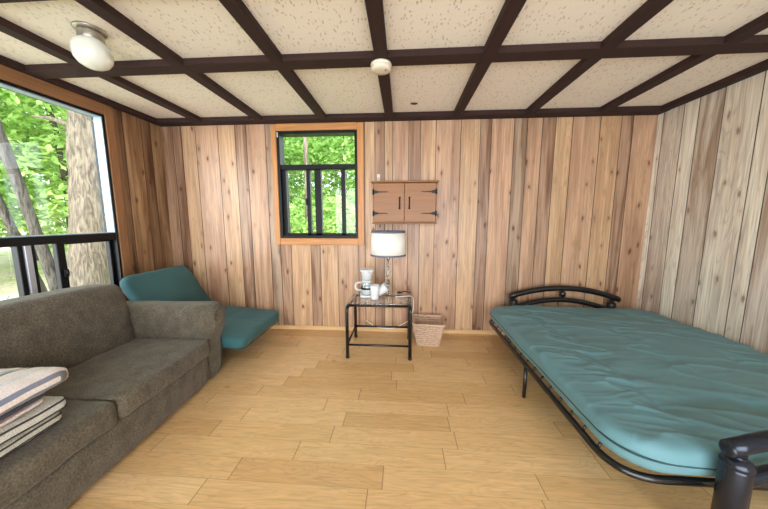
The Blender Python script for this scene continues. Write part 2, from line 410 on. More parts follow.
# ------------------------------------------------------------------ room
XL,XR,YB,YF,H=-2.62,2.43,3.0,-1.5,2.280
HB=2.238
C_Y=lin((203,166,129)); C_P=lin((195,157,126)); C_D=lin((181,146,119)); C_G=lin((175,149,125)); C_K=lin((173,139,113))
def wall(name, mat, axis, pos, thick, bounds, cols, hole=None, z1=H, groove=.007):
    """panelled wall. axis: 'X' (wall at y=pos, runs along x) or 'Y' (wall at x=pos). thick signed outward."""
    mb=MB()
    cuts=[]
    for i in range(len(bounds)-1):
        a,b_=bounds[i],bounds[i+1]; cuts.append((a+groove/2,b_-groove/2,cols[i],0)); 
        if i<len(bounds)-2: cuts.append((b_-groove/2,b_+groove/2,tuple(c*.18 for c in cols[i]),1))
    cuts[0]=(bounds[0],cuts[0][1],cuts[0][2],0); cuts[-1]=(cuts[-1][0],bounds[-1],cuts[-1][2],0)
    sgn=1 if thick>0 else -1
    def pt(u,z,d): return (u,pos+d,z) if axis=='X' else (pos+d,u,z)
    flip=(axis=='X' and thick>0) or (axis=='Y' and thick<0)
    def quad(u0,u1,z0,z1_,d,col):
        q=[pt(u0,z0,d),pt(u1,z0,d),pt(u1,z1_,d),pt(u0,z1_,d)]
        mb.add(q,[(0,1,2,3)],0,False,None,col)
    def seg(u0,u1,col,g):
        d=sgn*.002*g
        if hole and u0<hole[1]-1e-6 and u1>hole[0]+1e-6:
            if hole[2]>0: quad(u0,u1,0,hole[2],d,col)
            if hole[3]<z1: quad(u0,u1,hole[3],z1,d,col)
        else: quad(u0,u1,0,z1,d,col)
        if g:
            for u in (u0,u1):
                if hole and hole[0]<u<hole[1]: continue
                mb.add([pt(u,0,0),pt(u,0,d),pt(u,z1,d),pt(u,z1,0)],[(0,1,2,3)],0,False,None,col)
    for (u0,u1,col,g) in cuts:
        ps=[u0,u1]
        if hole: ps=sorted(set([u0,u1]+[h for h in hole[:2] if u0<h<u1]))
        for a,b_ in zip(ps,ps[1:]): seg(a,b_,col,g)
    # outer skin and reveals
    ex=.1
    u0,u1=bounds[0]-ex,bounds[-1]+ex; zt=z1+.15; oc=lin((150,120,92))
    def oq(a,b_,c,d_): mb.add([pt(a,c,thick),pt(b_,c,thick),pt(b_,d_,thick),pt(a,d_,thick)],[(0,1,2,3)],1,False)
    if hole:
        oq(u0,hole[0],0,zt); oq(hole[1],u1,0,zt)
        if hole[2]>0: oq(hole[0],hole[1],0,hole[2])
        oq(hole[0],hole[1],hole[3],zt)
        a,b_,c,d_=hole
        for p,q in (((a,c),(b_,c)),((b_,c),(b_,d_)),((b_,d_),(a,d_)),((a,d_),(a,c))):
            mb.add([pt(*p,0),pt(*q,0),pt(*q,thick),pt(*p,thick)],[(0,1,2,3)],1,False)
    else: oq(u0,u1,0,zt)
    o=mb.build(name,[mat,M_dust],merge=False); return tag(o,kind='structure')

bx=[-2.65,-2.494,-2.395,-2.235,-1.984,-1.793,-1.67,-1.461,-1.35,-1.232,-1.009,-.904,-.708,-.479,-.406,-.298,-.198,-.113,.05,.172,.327,.575,.767,.877,1.096,1.222,1.367,1.492,1.652,1.91,2.104,2.212,2.43]
bx[0]=XL
bc=[C_D,C_K,C_Y,C_P,C_Y,C_K,C_P,C_G,C_D,C_Y,C_K,C_Y,C_P,C_P,C_Y,C_D,C_Y,C_P,C_D,C_Y,C_P,C_Y,C_K,C_P,C_G,C_P,C_K,C_Y,C_P,C_Y,C_K,C_P]
def jit(c,a=.03): 
    k=1+random.uniform(-a,a); return tuple(x*k*(1+random.uniform(-.01,.01)) for x in c)
WB=(-1.350,-.468,1.03,2.175)      # back window hole
wall('wall_back',M_back,'X',YB,.12,bx,[jit(c) for c in bc],WB)
# right wall, pale
C_W=lin((236,228,212)); C_W2=lin((222,210,194)); C_W3=lin((216,202,186)); C_W4=lin((244,236,220))
ry=[YF,-1.3,-1.08,-.9,-.66,-.5,-.3,-.05,.1,.3,.42,.62,.78,.98,1.1,1.28,1.5,1.62,1.78,1.92,2.095,2.195,2.427,2.613,2.742,2.935,YB]
rc=[C_W,C_W3,C_W4,C_W2,C_W,C_W3,C_W4,C_W,C_W2,C_W4,C_W3,C_W,C_W2,C_W4,C_W3,C_W,C_W2,C_W4,C_W,C_W3,C_W4,C_W,C_W3,C_W4,C_W2,C_W4]
wall('wall_right',M_right,'Y',XR,.12,ry,[jit(c) for c in rc])
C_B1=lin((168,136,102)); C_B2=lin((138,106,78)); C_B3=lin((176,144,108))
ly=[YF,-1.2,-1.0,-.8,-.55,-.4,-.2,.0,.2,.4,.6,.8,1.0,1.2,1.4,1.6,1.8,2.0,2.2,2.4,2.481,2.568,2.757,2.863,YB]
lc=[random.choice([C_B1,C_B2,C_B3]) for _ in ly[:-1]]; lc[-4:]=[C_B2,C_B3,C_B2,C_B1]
WL=(.62,2.415,.53,2.16)
wall('wall_left',M_left,'Y',XL,-.12,ly,lc,WL)
fy_=[XL]+[XL+.24*i for i in range(1,21)]+[XR]
WR=(-1.9,1.9,.02,2.12)
wall('wall_front',M_back,'X',YF,-.12,fy_,[random.choice([C_Y,C_P,C_D]) for _ in fy_[:-1]],WR)
tag(MB().box(XL-.12,XR+.12,YF-.12,YB+.12,-.12,0).build('floor',M_floor),kind='structure')
tag(MB().box(XL-.12,XR+.12,YF-.12,YB+.12,H,H+.15).build('ceiling',M_tile),kind='structure')
tn=[0]
def trim(mb,mat):
    tn[0]+=1; return tag(mb.build('trim_%d'%tn[0],mat),kind='structure')
bxs=[-2.105,-1.465,-.81,-.145,.515,1.185,1.85]
for x in bxs: trim(MB().box(x-.040,x+.040,YF,YB-.12,HB,H,bev=.003),M_beam)
for y0,y1 in ((1.858,1.970),(1.20,1.31),(.30,.42),(-.6,-.48)):
    trim(MB().box(XL+.06,XR-.06,y0,y1,HB+.001,H,bev=.003),M_beamx)
trim(MB().box(XL,XR,YB-.125,YB,HB-.001,H,bev=.003),M_beamx)
trim(MB().box(XL,XR,YF,YF+.09,HB-.001,H,bev=.003),M_beamx)
trim(MB().box(XL,XL+.075,YF+.09,YB-.125,HB+.002,H,bev=.003),M_beam)
trim(MB().box(XR-.085,XR,YF+.09,YB-.125,HB+.002,H,bev=.003),M_beam)
# baseboards
tag(MB().box(XL,XR,YB-.014,YB,0,.045,bev=.004).build('baseboard_back',M_base),kind='structure')
tag(MB().box(XR-.014,XR,YF,YB-.014,0,.045,bev=.004).build('baseboard_right',M_base),kind='structure')
tag(MB().box(XL,XL+.014,YF,YB-.014,0,.045,bev=.004).build('baseboard_left',M_base),kind='structure')

# ------------------------------------------------------------------ windows
def frame_ring(mb,axis,pos0,pos1,u0,u1,z0,z1,w,mi=0,bev=.002):
    def bb(a,b,c,d):
        if axis=='X': mb.box(a,b,pos0,pos1,c,d,mi,bev=bev)
        else: mb.box(pos0,pos1,a,b,c,d,mi,bev=bev)
    bb(u0,u0+w,z0,z1); bb(u1-w,u1,z0,z1); bb(u0+w,u1-w,z0,z0+w); bb(u0+w,u1-w,z1-w,z1)
# window 1: back wall
w1=empty('window_1',(0,0,0)); tag(w1,kind='structure')
mb=MB(); a,b_,c,d_=WB
mb.box(a-.040,a+.012,YB-.022,YB,c-.06,d_+.05,bev=.004); mb.box(b_-.012,b_+.055,YB-.022,YB,c-.06,d_+.05,bev=.004)
mb.build('window_casing',M_trim,w1)
mb=MB(); mb.box(a+.012,b_-.012,YB-.0215,YB,c-.06,c+.012,bev=.004); mb.box(a+.012,b_-.012,YB-.0215,YB,d_-.012,HB-.004,bev=.004)
mb.build('window_casing',M_trimx,w1)
mb=MB(); frame_ring(mb,'X',YB-.012,YB+.11,a+.012,b_-.012,c+.012,d_-.012,.03)
ZM=1.803
mb.box(a+.042,b_-.042,YB+.0,YB+.09,ZM-.03,ZM+.02,bev=.003)
mb.build('window_frame',M_blk,w1)
mb=MB()
mb.box(a+.042,a+.085,YB+.02,YB+.09,c+.042,ZM-.03,bev=.002)
for x0,x1 in ((-1.045,-1.005),(-.955,-.885),(-.665,-.622)): mb.box(x0,x1,YB+.03,YB+.08,c+.042,ZM-.03,bev=.002)
mb.box(a+.085,b_-.042,YB+.03,YB+.08,c+.042,c+.065,bev=.002)
sash=mb.build('sliding_sash',M_blk,w1)
MB().box(-1.053,-1.037,YB+.012,YB+.03,1.40,1.47,bev=.002).build('latch',M_blk,sash)
MB().box(a+.02,a+.032,YB-.02,YB-.011,2.10,2.15,bev=.002).build('clip',M_white,w1)
MB().box(a+.042,b_-.042,YB+.062,YB+.066,ZM+.02,d_-.042).build('pane',M_glass,w1)
MB().box(a+.085,b_-.042,YB+.053,YB+.057,c+.06,ZM-.03).build('pane',M_glass,w1)
# window 2: large, left wall
w2=empty('window_2',(0,0,0)); tag(w2,kind='structure')
a,b_,c,d_=WL
mb=MB(); mb.box(XL,XL+.02,a-.08,a+.01,c-.07,d_+.085,bev=.003); mb.box(XL,XL+.02,b_-.01,b_+.068,c-.07,d_+.085,bev=.003); mb.build('window_casing',M_trimL,w2)
mb=MB(); mb.box(XL,XL+.0195,a+.01,b_-.01,c-.07,c+.01,bev=.003); mb.box(XL,XL+.0195,a+.01,b_-.01,d_-.01,d_+.085,bev=.003); mb.build('window_casing',M_trimLy,w2)
mb=MB(); frame_ring(mb,'Y',XL-.10,XL+.010,a+.010,b_-.010,c+.010,d_-.010,.020)
mb.box(XL-.09,XL+.004,a+.03,b_-.03,1.065,1.125,bev=.004)
mb.build('window_frame',M_blk,w2)
mb=MB(); mb.box(XL-.066,XL+.006,b_-.036,b_-.0305,1.126,d_-.03); mb.box(XL-.066,XL+.006,a+.0305,a+.036,1.126,d_-.03)
mb.box(XL-.066,XL+.0,a+.036,b_-.036,1.126,1.132); mb.box(XL-.066,XL+.0,a+.036,b_-.036,d_-.036,d_-.030)
mb.build('glazing_bead',M_vinyl,w2)
mb=MB(); mb.box(XL-.075,XL-.035,1.965,2.02,c+.03,1.065,bev=.004)
for z0 in (c+.03,1.05): mb.box(XL-.075,XL-.035,2.02,b_-.03,z0,z0+.016,bev=.002)
mb.box(XL-.075,XL-.035,b_-.06,b_-.03,c+.03,1.065,bev=.003)
s2=mb.build('sliding_sash',M_blk,w2)
mb=MB(); mb.box(XL-.035,XL-.018,1.985,2.015,.80,.86,bev=.004); mb.box(XL-.03,XL-.006,1.992,2.008,.82,.85,bev=.004); mb.build('latch',M_blk,s2)
mb=MB(); mb.box(XL-.085,XL-.035,1.745,1.775,c+.03,1.065,1,bev=.003); mb.box(XL-.09,XL-.022,1.775,1.812,c+.03,1.065,0,bev=.003); mb.box(XL-.085,XL-.035,1.812,1.84,c+.03,1.065,1,bev=.003)
mb.build('meeting_stile',[M_silver,M_blk],w2)
MB().box(XL-.070,XL-.066,a+.036,b_-.036,1.132,d_-.036).build('pane',M_glass,w2)
MB().box(XL-.062,XL-.058,2.02,b_-.06,c+.046,1.05).build('pane',M_glass,w2)
MB().box(XL-.092,XL-.088,a+.03,1.735,c+.03,1.065).build('pane',M_glass,w2)
# window 3: unseen patio glazing, added behind the viewpoint to bring in daylight
w3=empty('window_3_added',(0,0,0)); tag(w3,kind='structure')
a,b_,c,d_=WR
mb=MB(); frame_ring(mb,'X',YF-.10,YF+.01,a,b_,c,d_,.05)
for x in (-.65,.65): mb.box(x-.03,x+.03,YF-.08,YF-.01,c+.05,d_-.05,bev=.004)
mb.build('window_frame',M_blk,w3)
for x0,x1 in ((a+.05,-.68),(-.62,.62),(.68,b_-.05)): MB().box(x0,x1,YF-.05,YF-.046,c+.05,d_-.05).build('pane',M_glass,w3)

# ------------------------------------------------------------------ ceiling light, smoke alarm
t=empty('ceiling_light',(-1.722,1.565,H)); tag(t,'white opal glass globe light with brushed nickel collar fixed to the ceiling tiles','ceiling light')
MB().lathe([(0,0),(.070,0),(.072,-.004),(.069,-.010),(.060,-.013),(0,-.013)],40).build('ceiling_plate',M_nick,t)
MB().lathe([(0,-.012),(.055,-.012),(.057,-.03),(.055,-.060),(.052,-.066),(0,-.066)],40).build('collar',M_nick,t)
MB().lathe([(.052,-.055),(.064,-.066),(.078,-.082),(.085,-.105),(.086,-.128),(.080,-.156),(.063,-.180),(.040,-.194),(.02,-.199),(0,-.200)],48).build('globe',M_glob,t)
t=empty('smoke_alarm',(-.150,1.935,HB)); tag(t,'round ivory smoke alarm on the crossing of two ceiling beams','smoke alarm')
MB().lathe([(0,0),(.066,0),(.068,-.008),(.066,-.014),(0,-.014)],40).build('mounting_plate',M_ivory,t)
MB().lathe([(.060,-.012),(.064,-.018),(.064,-.030),(.058,-.040),(.030,-.044),(0,-.044)],40).build('cover',M_ivory,t)
MB().lathe([(0,-.043),(.008,-.043),(.008,-.047),(0,-.047)],16,M=T(.03,-.015,0)).build('test_button',M_nick,t)
pts=[Vector((-.215-.045*i,1.975+.012*math.sin(i*1.3)+.01*i*.3,H-.004+.0)) for i in range(9)]
tag(MB().tube(pts,.0045,6).build('ceiling_wire',M_ivory),'thin wavy tan wire running along the ceiling tile beside the smoke alarm','wire')
mb=MB(); mb.lathe([(0,0),(.035,0),(.030,-.002),(0,-.003)],14,M=T(.088,2.68,H-.0005)@RZ(.2)@Matrix.Diagonal((1,.7,1,1)))  # disc standing in for a hole; the hole's darkness is painted as colour
tag(mb.build('ceiling_hole_disc',simple('dark_hole_colour',(84,58,40),.9)),'small dark brown disc standing in for a hole in the ceiling tile above the wall cabinet','hole_disc')

# ------------------------------------------------------------------ wall cabinet
t=empty('wall_cabinet',(.012,YB-.001,1.20)); tag(t,'orange-brown wooden wall cabinet with two doors and black strap hinges','cabinet')
D=.17
mb=MB(); mb.box(-.315,.315,-D,0,.012,.405,bev=.004); mb.build('body',M_cab,t)
MB().box(-.335,.335,-D-.025,0,.405,.422,bev=.005).build('top_board',M_cab,t)
MB().box(-.325,.325,-D-.015,0,.0,.014,bev=.004).build('bottom_board',M_cab,t)
for s in (-1,1):
    x0,x1=(-.305,-.003) if s<0 else (.003,.305)
    dr=MB().box(x0,x1,-D-.018,-D-.001,.022,.398,bev=.003).build('door',M_cab,t)
    mb=MB(); hx=s*.032*1.5
    mb.box(hx-.007,hx+.007,-D-.022,-D-.017,.150,.262,bev=.002)
    mb.tube(fillet([(hx,-D-.02,.165),(hx,-D-.042,.175),(hx,-D-.042,.237),(hx,-D-.02,.247)],.012),.0048,8)
    mb.lathe([(0,0),(.011,0),(.009,.004),(0,.005)],12,M=T(hx,-D-.019,.155)@RX(PI/2)); mb.lathe([(0,0),(.011,0),(.009,.004),(0,.005)],12,M=T(hx,-D-.019,.257)@RX(PI/2))
    mb.build('handle',M_iron,dr)
    for z in (.105,.315):
        mb=MB(); y0,y1=-D-.023,-D-.017
        e=s*.306
        prof=[(e,-.016),(e,.016),(e-s*.03,.014),(e-s*.05,.006),(e-s*.13,.004),(e-s*.150,.000),(e-s*.13,-.004),(e-s*.05,-.006),(e-s*.03,-.014)]
        n=len(prof); v=[(p[0],y0,z+p[1]) for p in prof]+[(p[0],y1,z+p[1]) for p in prof]
        mb.add(v,[tuple(range(n)),tuple(range(2*n-1,n-1,-1))]+[(i,(i+1)%n,n+(i+1)%n,n+i) for i in range(n)],0,False)
        mb.tube([(e,y0-.001,z-.028),(e,y0-.001,z+.028)],.006,8)
        mb.box(min(e,e+s*.012),max(e,e+s*.012),-D-.02,-D+.04,z-.022,z+.022)
        mb.build('hinge',M_iron,dr)
mb=MB(); mb.tube([(0,0,0),(0,-.03,0),(0,-.04,.012)],.006,8); mb.box(-.016,.016,-.006,0,-.02,.05,bev=.003)
o=mb.build('wall_hook',M_ivory,loc=(-.26,YB-.001,1.665)); tag(o,'small pale wall hook just above the left end of the wall cabinet','hook')

# ------------------------------------------------------------------ side table
TX0,TX1,TY0,TY1,TZ=-.508,.085,2.365,2.84,.490
t=empty('side_table',((TX0+TX1)/2,(TY0+TY1)/2,0)); tag(t,'black tubular metal side table with clear glass top by the back wall','side table')
cx,cy=(TX0+TX1)/2,(TY0+TY1)/2; hx,hy=(TX1-TX0)/2-.015,(TY1-TY0)/2-.015
for s in (-1,1):
    for q in (-1,1):
        # leg sweeps up and bends into the top rail
        mb=MB(); mb.tube(fillet([(s*hx,q*hy,.008),(s*hx,q*hy,TZ-.018),(s*(hx-.001),q*(hy-.09),TZ-.018)],.07,8),.0155,14); 
        lg=mb.build('leg',M_metal,t)
        MB().lathe([(0,0),(.017,0),(.018,.012),(.0158,.02),(0,.02)],16,M=T(s*hx,q*hy,0)).build('foot_cap',M_metal,lg)
for s in (-1,1):
    MB().tube([(s*(hx-.012),-hy+.05,TZ-.018),(s*(hx-.012),hy-.05,TZ-.018)],.0145,12).build('side_rail',M_metal,t)
    MB().tube([(s*hx,-hy,.125),(s*hx,hy,.125)],.010,10).build('stretcher',M_metal,t)
    MB().tube([(-hx,s*hy,.125),(hx,s*hy,.125)],.010,10).build('stretcher',M_metal,t)
    MB().tube([(-hx+.02,s*(hy-.055),TZ-.016),(hx-.02,s*(hy-.055),TZ-.016)],.0125,12).build('cross_rail',M_metal,t)
mb=MB(); mb.soft(hx+.012,hy-.035,.004,.03,.004,6,4,1.); g=mb.build('glass_top',M_tglass,t,loc=(0,0,TZ+.003))
ZT=TZ+.0075
# ------------------------------------------------------------------ lamp
t=empty('table_lamp',(-.140,2.66,ZT)); tag(t,'table lamp with white drum shade, grey bands and clear stacked-ball base','table lamp')
prof=[(0,0),(.074,0),(.076,.006),(.070,.014),(.03,.020),(.016,.026)]
z=.026
MB().lathe(prof,36).build('base',M_lglass,t)
balls=[]
for r,h in ((.030,.040),(.024,.026),(.035,.048),(.024,.022),(.034,.048),(.024,.022),(.034,.048),(.024,.024),(.030,.036),(.018,.022)):
    for k in range(7):
        a=PI*k/6; balls.append((max(.010,r*math.sin(a)),z+h/2-h/2*math.cos(a)))
    z+=h
MB().lathe(balls,28).build('column',M_lglass,t)
MB().tube([(0,0,.02),(0,0,z+.03)],.005,8).build('rod',M_chrome,t)
MB().lathe([(0,z),(.016,z),(.018,z+.02),(.012,z+.045),(0,z+.045)],20).build('socket',M_chrome,t)
S0,S1=.405,.640; rb,rt=.168,.160
sh=MB().lathe([(rb,S0),(rt,S1),(rt-.003,S1),(rb-.003,S0)],56,closed=True).build('lamp_shade',M_shade,t)
MB().lathe([(rb+.0015,S0),(rb+.001,S0+.017),(rb-.004,S0+.017),(rb-.004,S0-.001),(rb+.0015,S0-.001)],56,closed=True).build('bottom_band',M_band,sh)
MB().lathe([(rt+.002,S1-.017),(rt+.0015,S1+.001),(rt-.004,S1+.001),(rt-.004,S1-.017)],56,closed=True).build('top_band',M_band,sh)
mb=MB()
for k in range(3): a=2*PI*k/3+.4; mb.tube([(0,0,S1-.012),(math.cos(a)*(rt-.003),math.sin(a)*(rt-.003),S1-.006)],.0018,6)
mb.tube([(0,0,z+.04),(0,0,S1+.01)],.003,8); mb.build('spider',M_chrome,sh)
MB().lathe([(0,S1+.004),(.008,S1+.006),(.006,S1+.014),(.013,S1+.026),(.010,S1+.038),(0,S1+.042)],16).build('finial',M_lglass,t)
MB().lathe([(0,z+.045),(.028,z+.07),(.034,z+.10),(.022,z+.135),(0,z+.145)],20).build('bulb',M_glob,t)
cab=fillet([(-.07,2.63,ZT+.008),(-.02,2.60,ZT+.020),(.035,2.62,ZT+.020),(.085,2.68,ZT+.004),(.112,2.76,ZT-.04),(.115,2.86,.30),(.08,2.93,.16),(-.10,2.955,.05),(-.28,2.95,.06),(-.40,2.955,.14)],.06,8)
tag(MB().tube(cab,.0045,8).build('lamp_cord',M_cable),'white lamp cord draped over the right edge of the glass table top','cord')
mb=MB(); mb.tube(fillet([(-.02,2.78,ZT+.006),(.01,2.82,ZT+.012),(.05,2.815,ZT+.014),(.075,2.78,ZT+.008)],.02),.006,8); mb.box(-.055,-.015,2.762,2.79,ZT+.001,ZT+.022,bev=.005)
tag(mb.build('power_adapter',M_iron),'small black plug with a short cable lying behind the lamp base','adapter')

# ------------------------------------------------------------------ coffee things
t=empty('coffee_maker',(-.348,2.68,ZT),.15); tag(t,'small white drip coffee maker with glass carafe standing on glass table','coffee maker')
MB().soft(.07,.085,.010,.03,.006,12,4,.7,M=T(0,0,.011)).build('base',M_wplast,t)
MB().soft(.050,.030,.115,.02,.01,10,6,.4,M=T(0,.05,.125)).build('water_tank',simple('frosted_plastic',(198,204,204),.3),t)
mb=MB(); mb.lathe([(0,.165),(.040,.165),(.052,.20),(.058,.235),(.058,.25),(0,.25)],28,M=T(0,-.005,0)); mb.build('brew_basket',simple('pale_grey_plastic',(206,208,210),.3),t)
MB().soft(.068,.080,.008,.035,.006,12,4,.7,M=T(0,.005,.260)).build('lid',M_wplast,t)
cf=MB().lathe([(0,.022),(.050,.022),(.062,.045),(.064,.085),(.052,.125),(.044,.140),(.048,.150)],32,M=T(0,-.02,0)).build('carafe',M_lglass,t)
MB().lathe([(.0635,.078),(.0655,.080),(.0655,.094),(.063,.096)],32,M=T(0,-.02,0)).build('carafe_band',M_iron,cf)
MB().lathe([(0,.024),(.049,.024),(.060,.046),(.061,.075),(0,.075)],32,M=T(0,-.02,0)).build('carafe_bottom',M_wplast,cf)
MB().lathe([(.047,.146),(.051,.150),(.047,.158),(0,.160)],28,M=T(0,-.02,0)).build('carafe_lid',M_wplast,cf)
MB().tube(fillet([(-.050,-.035,.142),(-.112,-.05,.145),(-.115,-.05,.078),(-.060,-.035,.066)],.035,8),.009,10).build('carafe_handle',M_wplast,cf)
def mug(name,loc,rot,label,h=.115,r0=.030,r1=.041,handle=0.):
    t=empty(name,loc); t.rotation_euler=rot; tag(t,label,'mug',)
    MB().lathe([(0,0),(r0,0),(r0+.002,.004),(r1-.004,h*.6),(r1,h),(r1-.003,h),(r1-.007,h*.6),(r0-.003,.008),(0,.007)],32).build('cup_body',M_white,t)
    c,s=math.cos(handle),math.sin(handle)
    MB().tube(fillet([(c*(r1-.004),s*(r1-.004),h*.82),(c*(r1+.028),s*(r1+.028),h*.80),(c*(r1+.024),s*(r1+.024),h*.3),(c*r0,s*r0,h*.25)],.02,6),.005,8).build('handle',M_white,t)
    return t
mug('coffee_mug',(-.262,2.575,ZT),(0,0,0),'white mug standing upright in front of the coffee maker',.135,.034,.045,2.4)
mug('coffee_mug',(-.235,2.640,ZT+.040),(0,R(50),R(-8)),'white mug tipped on its side between upright mug and lamp',.110,.034,.046,1.4)

# ------------------------------------------------------------------ wicker basket
t=empty('wicker_basket',(.262,2.765,0),R(-3)); tag(t,'tapered square wicker waste basket standing right of the side table','basket')
def ring(hx_,hy_,z,r=.03,n=5,wav=0.,ph=0):
    base=fillet([(-hx_,-hy_,z),(hx_,-hy_,z),(hx_,hy_,z),(-hx_,hy_,z)],r,n,True)
    out=[]
    for i in range(len(base)):
        a,b=base[i],base[(i+1)%len(base)]; k=max(1,int((b-a).length/.012))
        for j in range(k): out.append(a.lerp(b,j/k))
    if wav:
        for i,p in enumerate(out):
            d=Vector((p.x,p.y,0)).normalized(); out[i]=p+d*wav*math.cos(PI*i/2+ph)
    return out
HBk=.228; nr=11
mb=MB()
for k in range(nr):
    z=.008+k*(HBk-.016)/(nr-1); f=z/HBk
    mb.tube(ring(.108+.045*f,.095+.045*f,z,wav=.003,ph=PI*(k%2)),.0090,6,True)
mb.add([(p.x,p.y,p.z) for p in ring(.100,.088,.006)],[tuple(range(len(ring(.100,.088,.006))))],0,False)
mb.build('woven_body',M_rattan,t)
mb=MB(); 
for k in range(22):
    r0=ring(.106,.093,.004); r1=ring(.151,.138,HBk); i=int(k/22*len(r0)); j=int(k/22*len(r1))
    mb.tube([r0[i],r1[j]],.0035,5)
mb.build('upright_canes',M_rattan,t)
MB().tube(ring(.155,.142,HBk),.011,8,True).build('rim',M_rattan,t)

# ------------------------------------------------------------------ sofa
SF=empty('sofa',(-1.47,2.12,0),R(2.5)); tag(SF,'olive-brown fabric two-seat sofa with rolled arms under the big window','sofa')
def wr(p,amp=.006,sc=4.,o=0.): return amp*noise.noise(Vector((p.x*sc+o,p.y*sc,p.z*sc)))
SL=1.84
MB().soft(.45,(SL-.42)/2,.105,.03,.02,20,4,.5,M=T(-.44,-SL/2,.130)).build('base_front',M_sofa,SF)
MB().box(-.86,-.08,-SL+.06,-.06,.0,.03).build('plinth',M_sofad,SF)
for k,(y0,y1) in enumerate(((-.205,-.915),(-.925,-1.635))):
    def fc(p,k=k): 
        q=p.copy(); q.z+=wr(p,.010,5.,k*9)+wr(p,.004,14.,k*5); q.x+=wr(p,.006,6.,3+k); return q
    cu=MB().soft(.310,abs(y1-y0)/2+.003,.060,.028,.026,34,8,.45,.020,fc,T(-.287,(y0+y1)/2,.298)).build('seat_cushion',M_sofa,SF)
# back: leaning soft slab
def fb(p):
    q=p.copy(); q.z+=wr(p,.012,3.,20); q.x+=wr(p,.015,3.5,30); q.x-=max(0,(p.z+.15))*.20; q.y+=.055*max(0,p.z)/.27*max(0,p.y)/.74
    # top edge droops towards the two ends
    e=abs(p.y)/.76
    if p.z>0: q.z-=.03*max(0,e-.55)**2/.2
    return q
MB().soft(.14,.742,.275,.08,.075,34,12,.75,.0,fb,T(-.665,-.925,.515)).build('backrest',M_sofa,SF)
def farm(p):
    q=p.copy()
    s_=max(0,min(1,(p.z-.02)/.12)); s_=s_*s_*(3-2*s_)
    if p.x>.2: q.x+=.050*s_*(p.x-.2)/.25
    q.z+=wr(p,.006,4.,50)
    return q
for side in (0,1):
    y=-.105 if side==0 else -SL+.105
    ar=MB().soft(.46,.098,.298,.055,.055,26,14,.6,.0,farm,T(-.455,y,.303)).build('armrest',M_sofa,SF)
    # scrolled front facing with piping
    pts=[]
    for k in range(25):
        a=-PI*.15+PI*1.3*k/24; pts.append((.047,y+.070*math.cos(a),.512+.058*math.sin(a)))
    MB().tube(pts,.005,6).build('scroll_piping',M_sofad,ar)

# ------------------------------------------------------------------ cushions on the sofa
def pad(name,cx_,cy_,z0,h,hx_,hy_,rz,mat,label,cat,pip=True,seed=0,crown=.006,r=.02,group=None,pillow=False):
    t=empty(name,(cx_,cy_,z0+h/2),rz); tag(t,label,cat,group)
    def ff(p):
        q=p.copy(); q.z+=wr(p,.008,7.,seed)+wr(p,.003,22.,seed)
        if pillow:
            e=max(abs(p.x)/hx_,abs(p.y)/hy_); q.z*=1-.45*max(0,e-.5)**2/.25
        return q
    c=MB().soft(hx_,hy_,h/2-crown,.04,r,26,8,.55,crown,ff).build('cover',mat,t)
    if pip:
        for sg in (1,-1):
            MB().tube([Vector((p.x,p.y,sg*(h/2-.008-crown)+wr(p,.008,7.,seed))) for p in ring(hx_-.003,hy_-.003,0,.04)],.0045,6,True).build('piping',M_pipe,t)
    return t
def stackpos(L1,L2,corner,dg):
    a=R(dg); c=Vector(corner)+Vector((math.sin(a),-math.cos(a)))*L1+Vector((-math.cos(a),-math.sin(a)))*L2; return c.x,c.y,a
def stack_item(fn,corner,dg,hx_,hy_,**k):
    x,y,a=stackpos(hy_,hx_,corner,dg); return pad(k.pop('name'),x,y,k.pop('z0'),k.pop('h'),hx_,hy_,a,k.pop('mat'),k.pop('label'),k.pop('cat'),**k)
stack_item(None,(-1.485,1.050),5,.20,.21,name='seat_pad',z0=.366,h=.052,mat=M_pad2,label='beige-grey seat pad with charcoal piping, bottom of the pile on the sofa',cat='seat pad',seed=1)
stack_item(None,(-1.475,1.065),6,.20,.21,name='seat_pad',z0=.420,h=.060,mat=M_pad,label='light grey piped seat pad directly under the folded pink cloth',cat='seat pad',seed=2)
t=stack_item(None,(-1.500,1.01),8,.19,.20,name='folded_blanket',z0=.481,h=.026,mat=M_pink,label='folded pale pink and slate cloth between pads and striped pillow',cat='blanket',pip=False,seed=3,r=.012)
MB().soft(.186,.205,.011,.04,.010,20,6,.6,M=T(0,.008,.022)).build('slate_fold',M_slate,t)
stack_item(None,(-1.462,1.085),10,.23,.24,name='striped_pillow',z0=.508,h=.140,mat=M_tick,label='plump white pillow with blue-grey stripes on top of the pile',cat='pillow',pip=False,seed=4,crown=.022,r=.05,pillow=True)

# ------------------------------------------------------------------ teal folding chair in the corner
def crease(p,xs,ys,d=.012,w=.03):
    z=0
    for x in xs: z-=d*math.exp(-((p.x-x)/w)**2)
    for y in ys: z-=d*math.exp(-((p.y-y)/w)**2)
    return z
t=empty('floor_chair',(-1.95,2.49,0)); tag(t,'teal cushioned low lounge chair folded in the corner behind the sofa','lounge chair')
def fs(p):
    q=p.copy()
    q.z+=wr(p,.010,4.,70)+wr(p,.004,12.,71); 
    if p.z>0: q.z+=crease(p,[0.],[0.],.006,.03)
    q.z+=.02*(p.x/.33)**2*(-1 if p.x<0 else .2)
    return q
st=MB().soft(.350,.375,.055,.06,.045,30,8,.7,.02,fs,T(.285,0,.242)@RY(R(5))).build('seat_cushion',M_tealc,t)
def fbk(p):
    q=p.copy(); q.z+=wr(p,.012,4.,80)+wr(p,.004,13.,81)
    if p.z>0: q.z+=crease(p,[-.05],[0.],.006,.03)
    return q
bk=MB().soft(.33,.355,.045,.08,.045,30,8,.8,.02,fbk,T(-.235,-.01,.485)@RY(R(55))).build('back_cushion',M_tealc,t)
